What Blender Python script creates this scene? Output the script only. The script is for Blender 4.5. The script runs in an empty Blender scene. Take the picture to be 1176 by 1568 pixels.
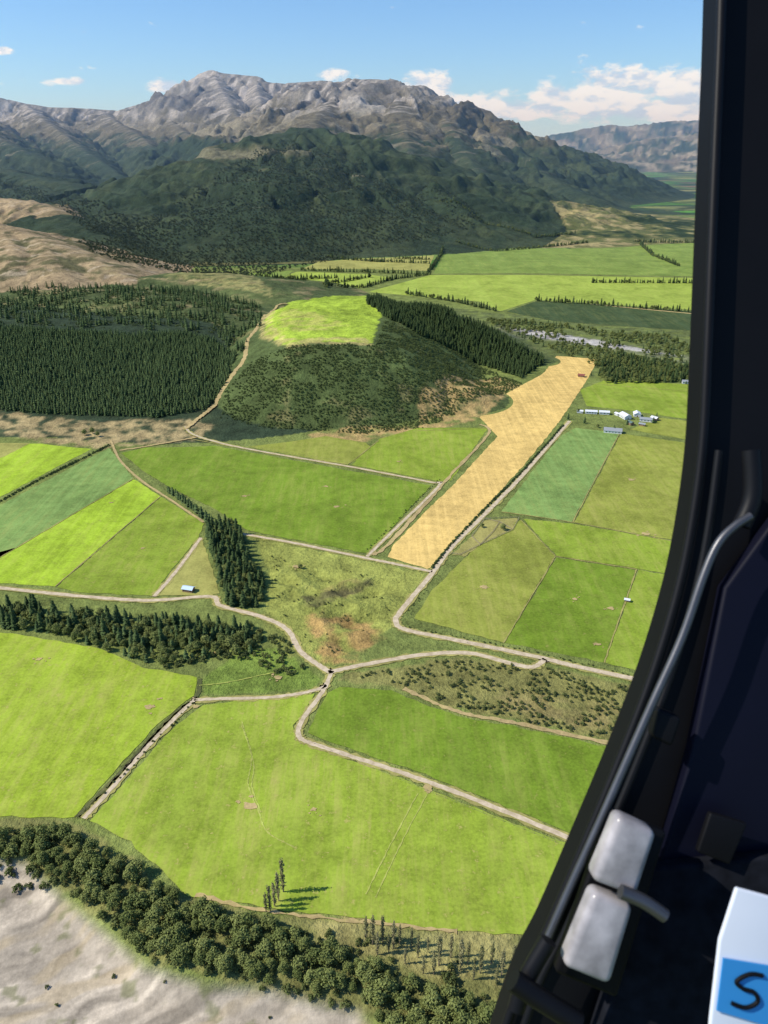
import bpy, bmesh, math, random
import numpy as np
from mathutils import Vector, Matrix
random.seed(7); rng=np.random.default_rng(7)
scene=bpy.context.scene
CAMZ=300.0; PITCH=math.radians(25.4); FPX=1178.0
cp,sp_=math.cos(PITCH),math.sin(PITCH)
# ---------- survey helpers (sight lines from the helicopter to world points) ----------
def ray(u,v):
    a=(u-588)/FPX; b=(784-v)/FPX
    return (a, cp+b*sp_, -sp_+b*cp)
def G(u,v,z=0.0):
    d=ray(u,v); t=(CAMZ-z)/(-d[2]); return (d[0]*t,d[1]*t,z)
def P(u,v,y):
    d=ray(u,v); t=y/d[1]; return (d[0]*t,y,CAMZ+d[2]*t)
# ---------- noise ----------
_perm=rng.permutation(256); _perm=np.concatenate([_perm,_perm]); _ang=rng.random(256)*2*np.pi
_gx,_gy=np.cos(_ang),np.sin(_ang)
def pn(x,y,s=0):
    x=x+s*17.3; y=y-s*9.1
    xi=np.floor(x).astype(int); yi=np.floor(y).astype(int); xf=x-xi; yf=y-yi
    xi&=255; yi&=255
    u=xf*xf*xf*(xf*(xf*6-15)+10); v=yf*yf*yf*(yf*(yf*6-15)+10)
    def g(ix,iy,dx,dy):
        h=_perm[_perm[ix&255]+(iy&255)]
        return _gx[h]*dx+_gy[h]*dy
    a=g(xi,yi,xf,yf); b=g(xi+1,yi,xf-1,yf); c=g(xi,yi+1,xf,yf-1); d=g(xi+1,yi+1,xf-1,yf-1)
    return (a+(b-a)*u)*(1-v)+(c+(d-c)*u)*v
def fbm(x,y,o=4,s=0):
    r=0;a=1
    for i in range(o):
        r=r+a*pn(x,y,s+i); x=x*2.03; y=y*2.03; a*=.5
    return r
def ridged(x,y,o=4,s=0):
    r=0;a=.5
    for i in range(o):
        r=r+a*(1-2*np.abs(pn(x,y,s+i))); x=x*2.07;y=y*2.07;a*=.5
    return r
def ss(a,b,x):
    t=np.clip((x-a)/(b-a),0,1); return t*t*(3-2*t)
# ---------- ridges: kind, slope, rounding, [(u,v,dist)] ----------
RID=[
('mtn',.50,60,[(-260,150,9500),(-120,142,9300),(0,150,9000),(35,158,9000),(75,164,9000),(130,166,9000),(180,170,9000),(230,155,9000),(285,130,9000),(322,107,9000),(345,112,9000),(390,117,8900),(410,126,8800),(440,128,8800),(495,124,8700),(530,134,8500)]),
('mtn',.36,110,[(500,133,7000),(530,123,6700),(575,121,6500),(620,132,6400),(680,158,6200),(740,190,6000),(800,218,5900),(850,244,5800),(930,272,5700),(985,292,5500)]),
('mtn',.42,30,[(-120,142,9300),(-60,170,7600),(0,212,6000),(60,240,5200)]),
('mtn',.45,20,[(35,158,9000),(80,190,7600),(130,230,6300),(180,268,5200)]),
('mtn',.45,20,[(150,168,9000),(210,205,7400),(250,240,6300),(275,262,5700)]),
('mtn',.5,20,[(230,155,9000),(270,190,7800),(310,225,6700)]),
('mtn',.5,20,[(322,107,9000),(345,150,8100),(372,195,7200)]),
('mtn',.5,20,[(390,117,8900),(400,160,8000),(425,200,7000)]),
('mtn',.5,20,[(455,128,8800),(455,150,8000),(440,185,6900)]),
('mtn',.36,30,[(530,123,6700),(500,160,5900),(470,192,5000),(430,206,4100)]),
('mtn',.36,30,[(600,128,6450),(615,180,5500),(625,225,4700)]),
('mtn',.36,30,[(660,150,6250),(700,205,5300),(720,245,4700),(760,285,4000)]),
('mtn',.36,30,[(740,190,6000),(800,240,5200),(850,278,4700),(905,302,4300)]),
('forest',.27,70,[(212,338,2900),(255,300,3100),(310,268,3350),(370,232,3600),(425,205,3800),(480,197,3900),(530,218,3850),(590,246,3700),(650,268,3600),(720,300,3500)]),
('forest',.27,30,[(425,205,3800),(420,260,3200),(400,320,2750),(385,365,2500)]),
('forest',.27,30,[(530,218,3850),(550,275,3200),(560,325,2850),(575,360,2700)]),
('forest',.25,30,[(650,268,3600),(690,310,3200),(700,335,3000)]),
('forest',.27,30,[(340,250,3480),(330,300,3000),(315,345,2700)]),
('forest',.27,30,[(480,200,3880),(490,260,3250),(485,320,2850)]),
('knoll',.16,70,[(715,342,3150),(760,298,3550),(810,304,3500),(860,312,3500),(895,318,3500)]),
('knoll',.14,40,[(800,304,3500),(800,330,3200),(810,350,3000)]),
('forest',.30,50,[(-200,240,5000),(-60,250,4700),(40,266,4300),(110,282,3900),(170,306,3500),(225,345,3050)]),
('forest',.30,40,[(40,266,4300),(110,312,3400),(160,345,2950)]),
('tan',.34,25,[(-200,290,3300),(0,304,3000),(50,309,2900),(85,322,2780)]),
('forest',.28,40,[(85,324,2780),(120,345,2600),(165,366,2450),(215,392,2250)]),
('tan',.28,25,[(-250,325,2400),(-60,338,2250),(0,346,2150),(60,366,2020),(115,388,1900),(160,408,1800),(195,428,1720)]),
('tan',.26,15,[(0,346,2150),(20,385,1880),(30,415,1740)]),
('tan',.26,15,[(60,366,2020),(85,400,1800),(95,422,1700)]),
('scrub',.20,40,[(195,430,1720),(270,420,1780),(330,420,1780),(380,426,1720),(412,442,1620),(425,458,1540)]),
('scrub',.16,40,[(-200,425,1760),(0,448,1620),(120,444,1600),(210,452,1500),(300,470,1400),(350,490,1300)]),
('pine',.11,60,[(-250,480,1400),(0,488,1290),(150,497,1260),(270,497,1260),(335,520,1180)]),
('hill',.42,30,[(575,470,1290),(650,473,1320),(700,490,1300),(745,513,1260),(795,537,1210),(822,549,1180)]),
('hill',.42,20,[(600,540,1060),(660,575,1000),(705,592,975)]),
('far',.30,60,[(790,238,16500),(820,212,16500),(860,204,16500),(900,196,16500),(935,190,16500),(960,193,16500),(990,188,16500),(1030,185,16500),(1085,183,16500),(1250,176,16500),(1500,170,16500)]),
('far',.22,60,[(900,238,13500),(960,228,13500),(1000,212,13500),(1050,205,13500),(1100,196,13500),(1300,190,13500)]),
('far',.22,60,[(860,252,11500),(930,246,11500),(1010,250,11500),(1080,244,11500),(1300,235,11500)]),
]
KINDS=['flat','mtn','forest','knoll','tan','scrub','pine','hill','far']
MESA=[P(*q) for q in [(462,535,1000),(520,525,1005),(572,527,1030),(582,480,1240),(558,457,1330),(462,463,1290),(440,505,1130)]]
def segdist(x,y,a,b):
    dx,dy=b[0]-a[0],b[1]-a[1]; L=dx*dx+dy*dy+1e-9
    t=np.clip(((x-a[0])*dx+(y-a[1])*dy)/L,0,1)
    return np.hypot(x-a[0]-t*dx,y-a[1]-t*dy),t
def polyinfo(x,y,pl):
    ins=np.zeros(x.shape,bool); dm=np.full(x.shape,1e9); n=len(pl)
    for i in range(n):
        a=pl[i]; b=pl[(i+1)%n]
        d,_=segdist(x,y,a,b); dm=np.minimum(dm,d)
        c=((a[1]>y)!=(b[1]>y))&(x<(b[0]-a[0])*(y-a[1])/((b[1]-a[1])+1e-12)+a[0]); ins^=c
    return ins,dm
RIVER=[G(*q)[:2] for q in [(-700,1262),(-100,1280),(0,1300),(52,1306),(92,1345),(165,1405),(235,1462),(320,1488),(420,1494),(560,1528),(625,1620),(760,1800),(840,2600),(-2500,2600)]]
GUL=[G(*q)[:2] for q in [(395,850),(480,860),(590,875),(640,885),(600,950),(590,985),(540,1005),(500,1010),(470,970),(420,935),(400,900)]]
RW=[(k,s,r,[P(*q) for q in pts]) for k,s,r,pts in RID]
def H(x,y,full=False):
    x=np.asarray(x,float); y=np.asarray(y,float)
    best=np.full(x.shape,-1e3); kind=np.zeros(x.shape,int); bd=np.full(x.shape,1e5); bs=np.zeros(x.shape)
    sc=np.clip(y/8000,0.08,1.2)
    wx=x+55*sc*fbm(x/(500*sc+60),y/(500*sc+60),3,3); wy=y+80*sc*fbm(x/(500*sc+60),y/(500*sc+60),3,8)
    wx=np.where(y<1500,x,wx); wy=np.where(y<1500,y,wy)
    for ri,(k,s,r,pts) in enumerate(RW):
        ki=KINDS.index(k); arc=ri*977.0
        for a,b in zip(pts[:-1],pts[1:]):
            d,t=segdist(wx,wy,a,b); L=math.hypot(b[0]-a[0],b[1]-a[1])
            v=a[2]+(b[2]-a[2])*t - s*(np.sqrt(d*d+r*r)-r)
            m=v>best
            best=np.where(m,v,best); kind=np.where(m,ki,kind); bd=np.where(m,d,bd); bs=np.where(m,arc+t*L,bs); arc+=L
    ins,d=polyinfo(x,y,[m[:2] for m in MESA]); d=np.where(ins,0,d)
    v=64+.012*(y-1020)-.55*(np.sqrt(d*d+35*35)-35)
    m=v>best; best=np.where(m,v,best); kind=np.where(m,7,kind); bd=np.where(m,d,bd)
    z=best
    big=ss(2000,3000,y); med=ss(1550,1750,y)
    w1=fbm(x/900,y/900,3,40)*1.2
    ww=.35*fbm(x/260,y/260,3,44)
    g1=ridged(bs/330+ww,bd/1500+w1*.3,3,21); g2=ridged(bs/115+ww*2,bd/420+w1,3,26); g3=ridged(bs/55+ww*3,bd/200+w1,2,29)
    amp=np.clip(bd/420,0,1)*np.clip(z/220,0,1)*big
    lump=.35+.65*ss(4200,5200,y)
    z=z-amp*(0.7-g1)*(110+30*lump)
    z=z-np.clip(bd/150,0.02,1)*np.clip(z/120,0,1)*((.6-g2)*(22*med*(1-big)+78*big)+(.4-g3)*(14*med*(1-big)+28*big))
    rg=ridged(x/520+w1,y/520-w1,5,20); z=z-amp*(0.62-rg)*135*lump
    rg2=ridged(x/150+w1,y/150,4,30)
    z=z-np.clip(bd/120,0.03,1)*np.clip(z/60,0,1)*(0.6-rg2)*(14+34*big*lump)
    z=z+np.clip(z/30,0,1)*fbm(x/25,y/25,3,60)*2.2*(y<3000)
    k=6.0+20*big
    h=np.where(z>k,z,np.where(z<-k,0,(z+k)**2/(4*k)))
    kind=np.where(h<0.6,0,kind)
    i1,d1=polyinfo(x,y,RIVER); f=np.where(i1,ss(0,14,d1),0)
    h=h-f*(7-.8*ridged(x/34+y/60,y/20-x/55,3,70)-.3*fbm(x/9,y/9,2,71))
    i2,d2=polyinfo(x,y,GUL); f2=np.where(i2,ss(0,25,d2),0)
    h=h+f2*(-7+11*ridged(x/45,y/38,3,75))*.9
    if full: return h,kind,bd,bs
    return h
YS=np.geomspace(90,22000,1600)
def hit(u,v):
    d=ray(u,v); t=YS/d[1]; xs=d[0]*t; zs=CAMZ+d[2]*t
    hh=H(xs,YS); w=np.nonzero(zs<=hh)[0]
    if len(w)==0: return G(u,v) if d[2]<0 else P(u,v,20000)
    i=w[0]
    if i==0: return (xs[0],YS[0],hh[0])
    e0=zs[i-1]-hh[i-1]; e1=zs[i]-hh[i]; f=e0/(e0-e1+1e-9)
    return (xs[i-1]+f*(xs[i]-xs[i-1]),YS[i-1]+f*(YS[i]-YS[i-1]),0)
# ---------- material helpers ----------
def newmat(name):
    m=bpy.data.materials.new(name); m.use_nodes=True; nt=m.node_tree
    b=nt.nodes['Principled BSDF']; b.inputs['Roughness'].default_value=.95
    b.inputs['Specular IOR Level'].default_value=.12
    return m,nt,b
def N(nt,t,**kw):
    n=nt.nodes.new(t)
    for k,v in kw.items():
        if k in n.inputs: n.inputs[k].default_value=v
        else: setattr(n,k,v)
    return n
def math_(nt,op,a,b=None,c=None):
    n=nt.nodes.new('ShaderNodeMath'); n.operation=op
    for i,x in enumerate((a,b,c)):
        if x is None: continue
        if hasattr(x,'links'): nt.links.new(x,n.inputs[i])
        else: n.inputs[i].default_value=x
    return n.outputs[0]
def noise(nt,vec,scale,detail=4,rough=.55,dist=0):
    n=N(nt,'ShaderNodeTexNoise'); n.inputs['Scale'].default_value=scale; n.inputs['Detail'].default_value=detail
    n.inputs['Roughness'].default_value=rough; n.inputs['Distortion'].default_value=dist
    nt.links.new(vec,n.inputs['Vector']); return n.outputs['Fac']
def mrange(nt,x,a,b,c=0,d=1):
    n=N(nt,'ShaderNodeMapRange'); nt.links.new(x,n.inputs[0])
    for i,vv in enumerate((a,b,c,d)): n.inputs[i+1].default_value=vv
    return n.outputs[0]
def mixc(nt,f,a,b,bt='MIX'):
    n=nt.nodes.new('ShaderNodeMix'); n.data_type='RGBA'; n.blend_type=bt
    for s,x in ((n.inputs[0],f),(n.inputs[6],a),(n.inputs[7],b)):
        if hasattr(x,'links'): nt.links.new(x,s)
        elif isinstance(x,(int,float)): s.default_value=x
        else: s.default_value=(*x,1) if len(x)==3 else x
    return n.outputs[2]
def simple(name,c,rough=.8,metal=0,spec=.3,var=.12,vs=3.0):
    m,nt,b=newmat(name)
    tc=N(nt,'ShaderNodeTexCoord'); f=noise(nt,tc.outputs['Object'],vs,4)
    col=mixc(nt,mrange(nt,f,.3,.7),tuple(x*(1-var) for x in c),tuple(min(1,x*(1+var)) for x in c))
    nt.links.new(col,b.inputs['Base Color']); b.inputs['Roughness'].default_value=rough
    b.inputs['Metallic'].default_value=metal; b.inputs['Specular IOR Level'].default_value=spec
    return m
def field_mat(name,c,dry=.3,ang=0,spc=0,stripe=0,fine=1.0,dcol=(.46,.41,.12)):
    m,nt,b=newmat(name); g=N(nt,'ShaderNodeNewGeometry'); pos=g.outputs['Position']
    n1=noise(nt,pos,.014,5,.66,.8); n2=noise(nt,pos,.10,5,.76); n3=noise(nt,pos,.55,2,.7)
    f=math_(nt,'ADD',math_(nt,'MULTIPLY',n1,.38),math_(nt,'ADD',math_(nt,'MULTIPLY',n2,.38),math_(nt,'MULTIPLY',n3,.28*fine)))
    f=mrange(nt,f,.42,.62)
    col=mixc(nt,f,tuple(x*.66 for x in c),tuple(x*1.28 for x in c))
    mp=N(nt,'ShaderNodeMapping'); mp.inputs['Rotation'].default_value=(0,0,math.radians(ang)); mp.inputs['Scale'].default_value=(1,.10,1)
    nt.links.new(pos,mp.inputs[0])
    n4=noise(nt,mp.outputs[0],.16,5,.75)
    dd=math_(nt,'MULTIPLY',mrange(nt,n4,.44,.66),mrange(nt,n1,.36,.60,.12,1))
    col=mixc(nt,math_(nt,'MULTIPLY',dd,dry),col,dcol)
    n6=noise(nt,pos,.20,3,.85)
    col=mixc(nt,mrange(nt,n6,.62,.74,0,.45),col,tuple(x*.45 for x in c))
    col=mixc(nt,math_(nt,'MULTIPLY',mrange(nt,n6,.40,.30,0,1),dry*1.2),col,dcol)
    if stripe>0:
        mp2=N(nt,'ShaderNodeMapping'); mp2.inputs['Rotation'].default_value=(0,0,math.radians(ang)); mp2.inputs['Scale'].default_value=(1,.02,1); nt.links.new(pos,mp2.inputs[0])
        n7=noise(nt,mp2.outputs[0],1.0/spc,2,.6)
        col=mixc(nt,math_(nt,'MULTIPLY',mrange(nt,n7,.45,.6),math_(nt,'MULTIPLY',mrange(nt,n2,.35,.6,.3,1),stripe)),col,tuple(min(1,x*1.4+.02) for x in c))
    nt.links.new(col,b.inputs['Base Color'])
    return m
# ---------- terrain ----------
Y=np.concatenate([np.linspace(-1500,140,30)[:-1],np.geomspace(140,2500,640)[:-1],np.geomspace(2500,10000,560)[:-1],np.geomspace(10000,30000,110)])
T=np.linspace(-1,1,700)
wid=np.where(Y<140,380+.64*140,380+0.64*Y)
XX=T[None,:]*wid[:,None]; YY=np.repeat(Y[:,None],len(T),1)
hz,kd,bd,bs=H(XX,YY,True)
x=XX.ravel();y=YY.ravel();z=hz.ravel();kd=kd.ravel();bd=bd.ravel();bs=bs.ravel()
col=np.zeros((x.size,3)); bump=np.where(np.isin(kd,[1,2]),2.0,1.0)
def mixv(f,c):
    global col
    col=col*(1-f[:,None])+np.array(c)[None,:]*f[:,None]
n_a=fbm(x/60,y/60,4,1); n_b=fbm(x/400,y/400,4,2); n_c=fbm(x/12,y/12,3,5)
col[:]=(.18,.215,.055)
fx=np.floor((x+.25*y)/420).astype(int); fy=np.floor((y-.2*x)/(330)).astype(int)
hsh=((fx*73856093)^(fy*19349663))%97/97.0
far=(kd==0)&(y>2200)
pc=np.stack([.08+.16*hsh,.14+.13*((hsh*7)%1),.03+.05*hsh],1)
col[far]=pc[far]
edge=((np.abs(((x+.25*y)/420)%1-.0)<.03)|(np.abs(((y-.2*x)/330)%1)<.05))
col[far&edge]=(.02,.04,.02)
mixv(((kd==0)&(y>3300)).astype(float)*ss(-.15,.25,fbm(x/500,y/250,4,90))*.85,(.025,.045,.025))
fm=np.isin(kd,[1,2,4,5,6,7,8])
col[fm]=(.036,.056,.028)
mixv(fm*(kd!=8)*ss(-.1,.5,n_a*.7+n_b)*.6,(.075,.095,.042))
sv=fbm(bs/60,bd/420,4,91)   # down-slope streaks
tl=z+90*n_b+110*fbm(x/130,y/130,4,11)+70*sv
mt=(kd==1).astype(float)
mixv(mt*ss(290,420,tl)*.95,(.135,.115,.07))
mixv(mt*ss(0,.45,sv)*ss(240,380,z)*.75,(.26,.22,.145))
mixv(mt*ss(.2,.42,sv)*ss(110,260,z)*.55,(.24,.215,.14))
mixv(mt*ss(500,680,tl)*.9,(.25,.225,.19))
mixv(mt*ss(.0,.35,sv+.4*fbm(x/70,y/300,4,15))*ss(430,600,z)*.85,(.46,.41,.35))
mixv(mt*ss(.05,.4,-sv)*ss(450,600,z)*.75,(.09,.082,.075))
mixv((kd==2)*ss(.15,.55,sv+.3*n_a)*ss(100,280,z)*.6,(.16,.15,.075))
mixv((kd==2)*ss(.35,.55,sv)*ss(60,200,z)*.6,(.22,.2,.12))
mixv((kd==8).astype(float)*ss(-.2,.3,n_b),(.17,.14,.09))
mixv((kd==8)*ss(.0,.4,fbm(x/300,y/300,4,16)),(.32,.27,.18))
mixv((kd==3).astype(float),(.13,.14,.045)); mixv((kd==3)*ss(0,.4,n_a+n_b*.7),(.34,.28,.12)); mixv((kd==3)*ss(.15,.45,-n_b-n_a*.5),(.03,.05,.018))
tn=(kd==4)
mixv(tn*1.0,(.36,.265,.145)); mixv(tn*ss(.0,.5,fbm(bs/30,bd/120,4,17)+.3*n_a)*.8,(.19,.15,.075)); mixv(tn*ss(.1,.4,-n_a-n_b-.15)*.8,(.07,.08,.03))
mixv(tn*ss(.25,.5,fbm(bs/14,bd/90,3,19))*.7,(.48,.38,.25))
sc=(kd==5)
mixv(sc*1.0,(.08,.105,.036)); mixv(sc*ss(.1,.45,n_a+.3*n_c),(.22,.19,.085)); mixv(sc*ss(-.1,.3,fbm(x/150,y/150,3,18)-.1)*.5,(.13,.16,.05))
mixv((kd==7)*1.0,(.085,.115,.036)); mixv((kd==7)*ss(.25,.6,n_a+.4*n_c)*.7,(.20,.175,.07))
PAINT=[
 ([(-150,655),(-150,630),(0,628),(150,645),(300,640),(330,655),(300,675),(150,690),(0,665)],(.42,.32,.15),.9,6),
 ([(640,600),(700,575),(760,575),(800,590),(740,640),(650,665),(560,680),(460,668),(500,655),(640,650)],(.48,.33,.13),.9,5),
 ([(404,515),(405,490),(440,463),(560,452),(585,480),(572,526),(500,524),(440,531)],(.33,.44,.045),1,3),
 ([(425,510),(420,480),(500,480),(540,500),(480,510)],(.46,.40,.12),.6,14),
 ([(396,520),(440,536),(500,528),(572,530),(560,516),(440,518),(418,500),(428,470),(440,460),(400,490)],(.46,.38,.14),.75,3),
 ([(250,422),(350,418),(415,440),(420,456),(340,440)],(.30,.27,.10),.8,6),
 ([(155,400),(185,420),(330,425),(300,432),(160,420)],(.40,.31,.15),.7,5),
 ([(385,820),(655,878),(605,958),(505,1022),(440,985),(400,930),(415,890)],(.29,.31,.07),1,2),
 ([(460,945),(540,935),(600,975),(545,1012),(490,1015)],(.42,.27,.095),.95,6),
 ([(470,900),(520,880),(570,900),(520,925)],(.36,.28,.10),.6,5),
 ([(450,912),(500,905),(560,885),(585,893),(540,912),(480,935)],(.11,.10,.045),.85,3),
 ([(530,1030),(690,1004),(830,1018),(1010,1055),(960,1145),(700,1088),(600,1052),(510,1045)],(.22,.21,.065),1,3),
 ([(700,1040),(950,1075),(950,1130),(800,1105)],(.28,.22,.09),.6,8),
 ([(310,1035),(380,990),(430,990),(495,1040),(480,1058),(310,1066)],(.18,.25,.045),1,2),
 ([(400,930),(450,965),(470,1000),(440,1010),(400,960)],(.20,.22,.055),1,2),
 ([(-150,1240),(120,1255),(280,1370),(400,1395),(600,1415),(900,1440),(900,1600),(560,1560),(235,1480),(90,1360),(0,1320),(-150,1300)],(.20,.20,.065),1,3),
 ([(450,1400),(560,1405),(900,1425),(900,1520),(700,1510),(560,1460),(450,1425)],(.34,.30,.11),.8,4),
 ([(755,497),(830,505),(950,525),(1060,545),(1060,560),(930,535),(820,520),(770,512)],(.42,.38,.32),.9,6),
 ([(560,452),(760,480),(1080,487),(1080,575),(910,580),(830,545),(740,505)],(.12,.145,.05),.9,6),
 ([(770,501),(830,506),(950,527),(1060,548),(930,533),(820,517)],(.46,.43,.38),1,5),
]
for pts,c,al,w in PAINT:
    pw=[hit(*q)[:2] for q in pts]
    xs=[q[0] for q in pw]; ys=[q[1] for q in pw]
    mk=np.nonzero((x>min(xs)-60)&(x<max(xs)+60)&(y>min(ys)-60)&(y<max(ys)+60))[0]
    if len(mk)==0: continue
    xm=x[mk]+w*1.6*fbm(x[mk]/14,y[mk]/14,3,50); ym=y[mk]+w*1.6*fbm(x[mk]/14,y[mk]/14,3,55)
    ins,d=polyinfo(xm,ym,pw); f=np.where(ins,ss(0,w,d),0)*al
    if al<.98: f=f*ss(-.45,.15,fbm(x[mk]/18,y[mk]/18,4,57))
    col[mk]=col[mk]*(1-f[:,None])+np.array(c)*f[:,None]
mk=np.nonzero(y<700)[0]; xm,ym=x[mk],y[mk]; i1,d1=polyinfo(xm,ym,RIVER)
wv=fbm(xm/55,ym/55,3,79)
ua=xm*.86+ym*.5; va=-xm*.5+ym*.86
g1=fbm(ua/60+wv,va/9+wv*2.2,5,80); g2=fbm(xm/5,ym/5,3,82); g4=fbm(ua/25+wv,va/3.5+wv*5,3,83)
gc=np.array((.43,.365,.275))[None,:]*(1+.34*g1+.16*g2+.22*g4)[:,None]
dk=ss(.12,.38,fbm(ua/50-wv,va/11+wv*2.5,4,84))[:,None]; gc=gc*(1-.36*dk)
lt=ss(.12,.35,fbm(ua/60,va/8+wv*2,4,89))[:,None]; gc=gc*(1+.28*lt)
tanm=ss(.12,.35,fbm(ua/40,va/12+wv,3,86))[:,None]; gc=gc*(1-.5*tanm)+np.array((.46,.36,.21))*.5*tanm
grn=ss(.30,.42,fbm(xm/12,ym/12,3,87))[:,None]; gc=gc*(1-.6*grn)+np.array((.15,.16,.06))*.6*grn
f=np.where(i1,ss(2,8,d1),0); col[mk]=col[mk]*(1-f[:,None])+gc*f[:,None]; bump[mk]=bump[mk]*(1-.86*f)
nr,nc=XX.shape
me=bpy.data.meshes.new('terrain')
me.vertices.add(x.size); me.vertices.foreach_set('co',np.stack([x,y,z],1).ravel())
ii=np.arange(nr*nc).reshape(nr,nc)
q=np.stack([ii[:-1,:-1],ii[:-1,1:],ii[1:,1:],ii[1:,:-1]],-1).reshape(-1,4)
me.loops.add(q.size); me.loops.foreach_set('vertex_index',q.ravel().astype(np.int32))
me.polygons.add(len(q)); me.polygons.foreach_set('loop_start',(np.arange(len(q))*4).astype(np.int32))
me.polygons.foreach_set('use_smooth',np.ones(len(q),bool))
me.update()
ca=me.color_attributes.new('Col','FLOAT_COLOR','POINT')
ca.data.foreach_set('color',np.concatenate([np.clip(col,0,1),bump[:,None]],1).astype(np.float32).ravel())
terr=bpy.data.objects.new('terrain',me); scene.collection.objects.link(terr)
m,nt,b=newmat('terrain_mat'); at=N(nt,'ShaderNodeAttribute'); at.attribute_name='Col'
g=N(nt,'ShaderNodeNewGeometry'); pos=g.outputs['Position']
n1=noise(nt,pos,.055,5,.75); n2=noise(nt,pos,.45,3,.7); n3=noise(nt,pos,.012,4,.65)
f=math_(nt,'ADD',math_(nt,'MULTIPLY',n1,.45),math_(nt,'ADD',math_(nt,'MULTIPLY',n2,.3),math_(nt,'MULTIPLY',n3,.25)))
amt=mrange(nt,at.outputs['Alpha'],0,1,.4,1)
f=math_(nt,'ADD',1.0,math_(nt,'MULTIPLY',mrange(nt,f,.37,.63,-.6,.55),amt))
cc=N(nt,'ShaderNodeCombineColor'); 
for i in range(3): nt.links.new(f,cc.inputs[i])
nt.links.new(mixc(nt,1.0,at.outputs['Color'],cc.outputs[0],'MULTIPLY'),b.inputs['Base Color'])
bp=N(nt,'ShaderNodeBump'); bp.inputs['Strength'].default_value=.9; bp.inputs['Distance'].default_value=5
nt.links.new(math_(nt,'MULTIPLY',n1,at.outputs['Alpha']),bp.inputs['Height']); nt.links.new(bp.outputs[0],b.inputs['Normal'])
me.materials.append(m)
# ---------- fields ----------
FM={
'bright':field_mat('grass_bright',(.295,.39,.032),.6,20,9,.25),
'lime':field_mat('grass_lime',(.325,.46,.03),.35,-35,8,.35),
'green':field_mat('grass_green',(.225,.305,.030),.4,-15,14,.2),
'deep':field_mat('grass_deep',(.165,.25,.022),.28,30,16,.15),
'olive':field_mat('grass_olive',(.255,.285,.045),.5,30,16,.2),
'pale':field_mat('grass_pale',(.33,.32,.085),.5,25,14,.2),
'crop':field_mat('crop_bluegreen',(.19,.295,.075),.25,-38,5,.35),
'stub':field_mat('stubble_tan',(.68,.47,.15),.45,-36,4,.4,dcol=(.46,.34,.12)),
'far':field_mat('grass_far',(.19,.27,.05),.3,10,60,.2),
'farb':field_mat('grass_far_bright',(.30,.38,.055),.3,10,60,.3),
'fard':field_mat('crop_far_dark',(.05,.08,.028),.15,10,30,.3),
'big':field_mat('grass_big',(.26,.345,.034),.6,62,22,.25),
}
FIELDS=[
('lime',[(-150,662),(60,656),(125,662),(158,678),(-5,764),(-150,840)]),
('pale',[(-150,655),(90,656),(60,672),(0,702),(-150,760)]),
('crop',[(-150,860),(-5,776),(167,686),(182,704),(204,733),(0,853),(-150,935)]),
('lime',[(205,734),(246,760),(84,898),(0,893),(-150,885),(-150,938),(0,854)]),
('green',[(247,761),(312,802),(304,822),(232,913),(120,907),(86,899)]),
('pale',[(309,826),(318,850),(337,908),(322,912),(243,912)]),
('deep',[(186,694),(230,684),(292,676),(660,744),(563,848),(380,813),(330,780),(262,748),(220,722)]),
('olive',[(296,666),(318,638),(420,655),(560,678),(575,690),(532,711),(400,688)]),
('green',[(538,712),(582,672),(640,655),(748,655),(690,736),(672,737)]),
('stub',[(594,853),(603,834),(650,785),(692,745),(762,668),(735,640),(738,625),(775,603),(832,572),(852,545),(916,550),(900,580),(857,645),(800,715),(742,778),(672,864),(655,871)]),
('crop',[(882,655),(949,664),(876,799),(768,783),(858,668)]),
('olive',[(951,664),(1090,684),(1090,838),(880,800)]),
('olive',[(715,852),(742,820),(798,797),(850,852),(771,984),(634,948),(660,905)]),
('green',[(801,795),(876,802),(1090,840),(1090,890),(975,871),(852,851)]),
('deep',[(852,854),(973,873),(924,1014),(773,984)]),
('green',[(977,873),(1090,892),(1060,1047),(926,1015)]),
('green',[(898,622),(888,597),(930,581),(1100,592),(1100,648),(1010,636),(960,628)]),
('olive',[(965,658),(1010,640),(1100,650),(1100,682)]),
('bright',[(-200,958),(0,968),(150,992),(220,1022),(303,1037),(296,1066),(240,1110),(112,1253),(0,1250),(-200,1246)]),
('big',[(312,1080),(350,1075),(482,1062),(450,1112),(452,1134),(560,1172),(640,1203),(900,1306),(870,1440),(700,1425),(560,1408),(420,1392),(290,1372),(200,1290),(138,1256),(190,1200),(262,1118)]),
('deep',[(500,1062),(520,1052),(600,1058),(700,1098),(800,1115),(945,1148),(900,1287),(650,1186),(470,1124)]),
('farb',[(562,447),(660,421),(800,421),(1200,428),(1200,484),(900,464),(820,459),(765,477),(735,462),(600,450)]),
('far',[(664,419),(678,386),(690,364),(760,358),(900,352),(1200,352),(1200,426),(800,418)]),
('olive',[(900,352),(1200,352),(1200,364),(905,366)]),
('fard',[(775,477),(822,461),(900,466),(1200,487),(1200,516),(850,492)]),
('pale',[(462,412),(520,388),(600,376),(672,374),(655,415),(560,412)]),
('farb',[(400,436),(455,416),(560,420),(600,425),(530,447),(470,462),(425,456)]),
('far',[(370,420),(450,414),(430,430),(395,433)]),
]
def densify(p,step,jit):
    out=[]; n=len(p)
    for i in range(n):
        a=p[i];b_=p[(i+1)%n]; L=math.hypot(b_[0]-a[0],b_[1]-a[1]); k=max(1,int(L/step))
        for j in range(k):
            t=j/k; out.append((a[0]+(b_[0]-a[0])*t+random.uniform(-jit,jit),a[1]+(b_[1]-a[1])*t+random.uniform(-jit,jit)))
    return out
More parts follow.
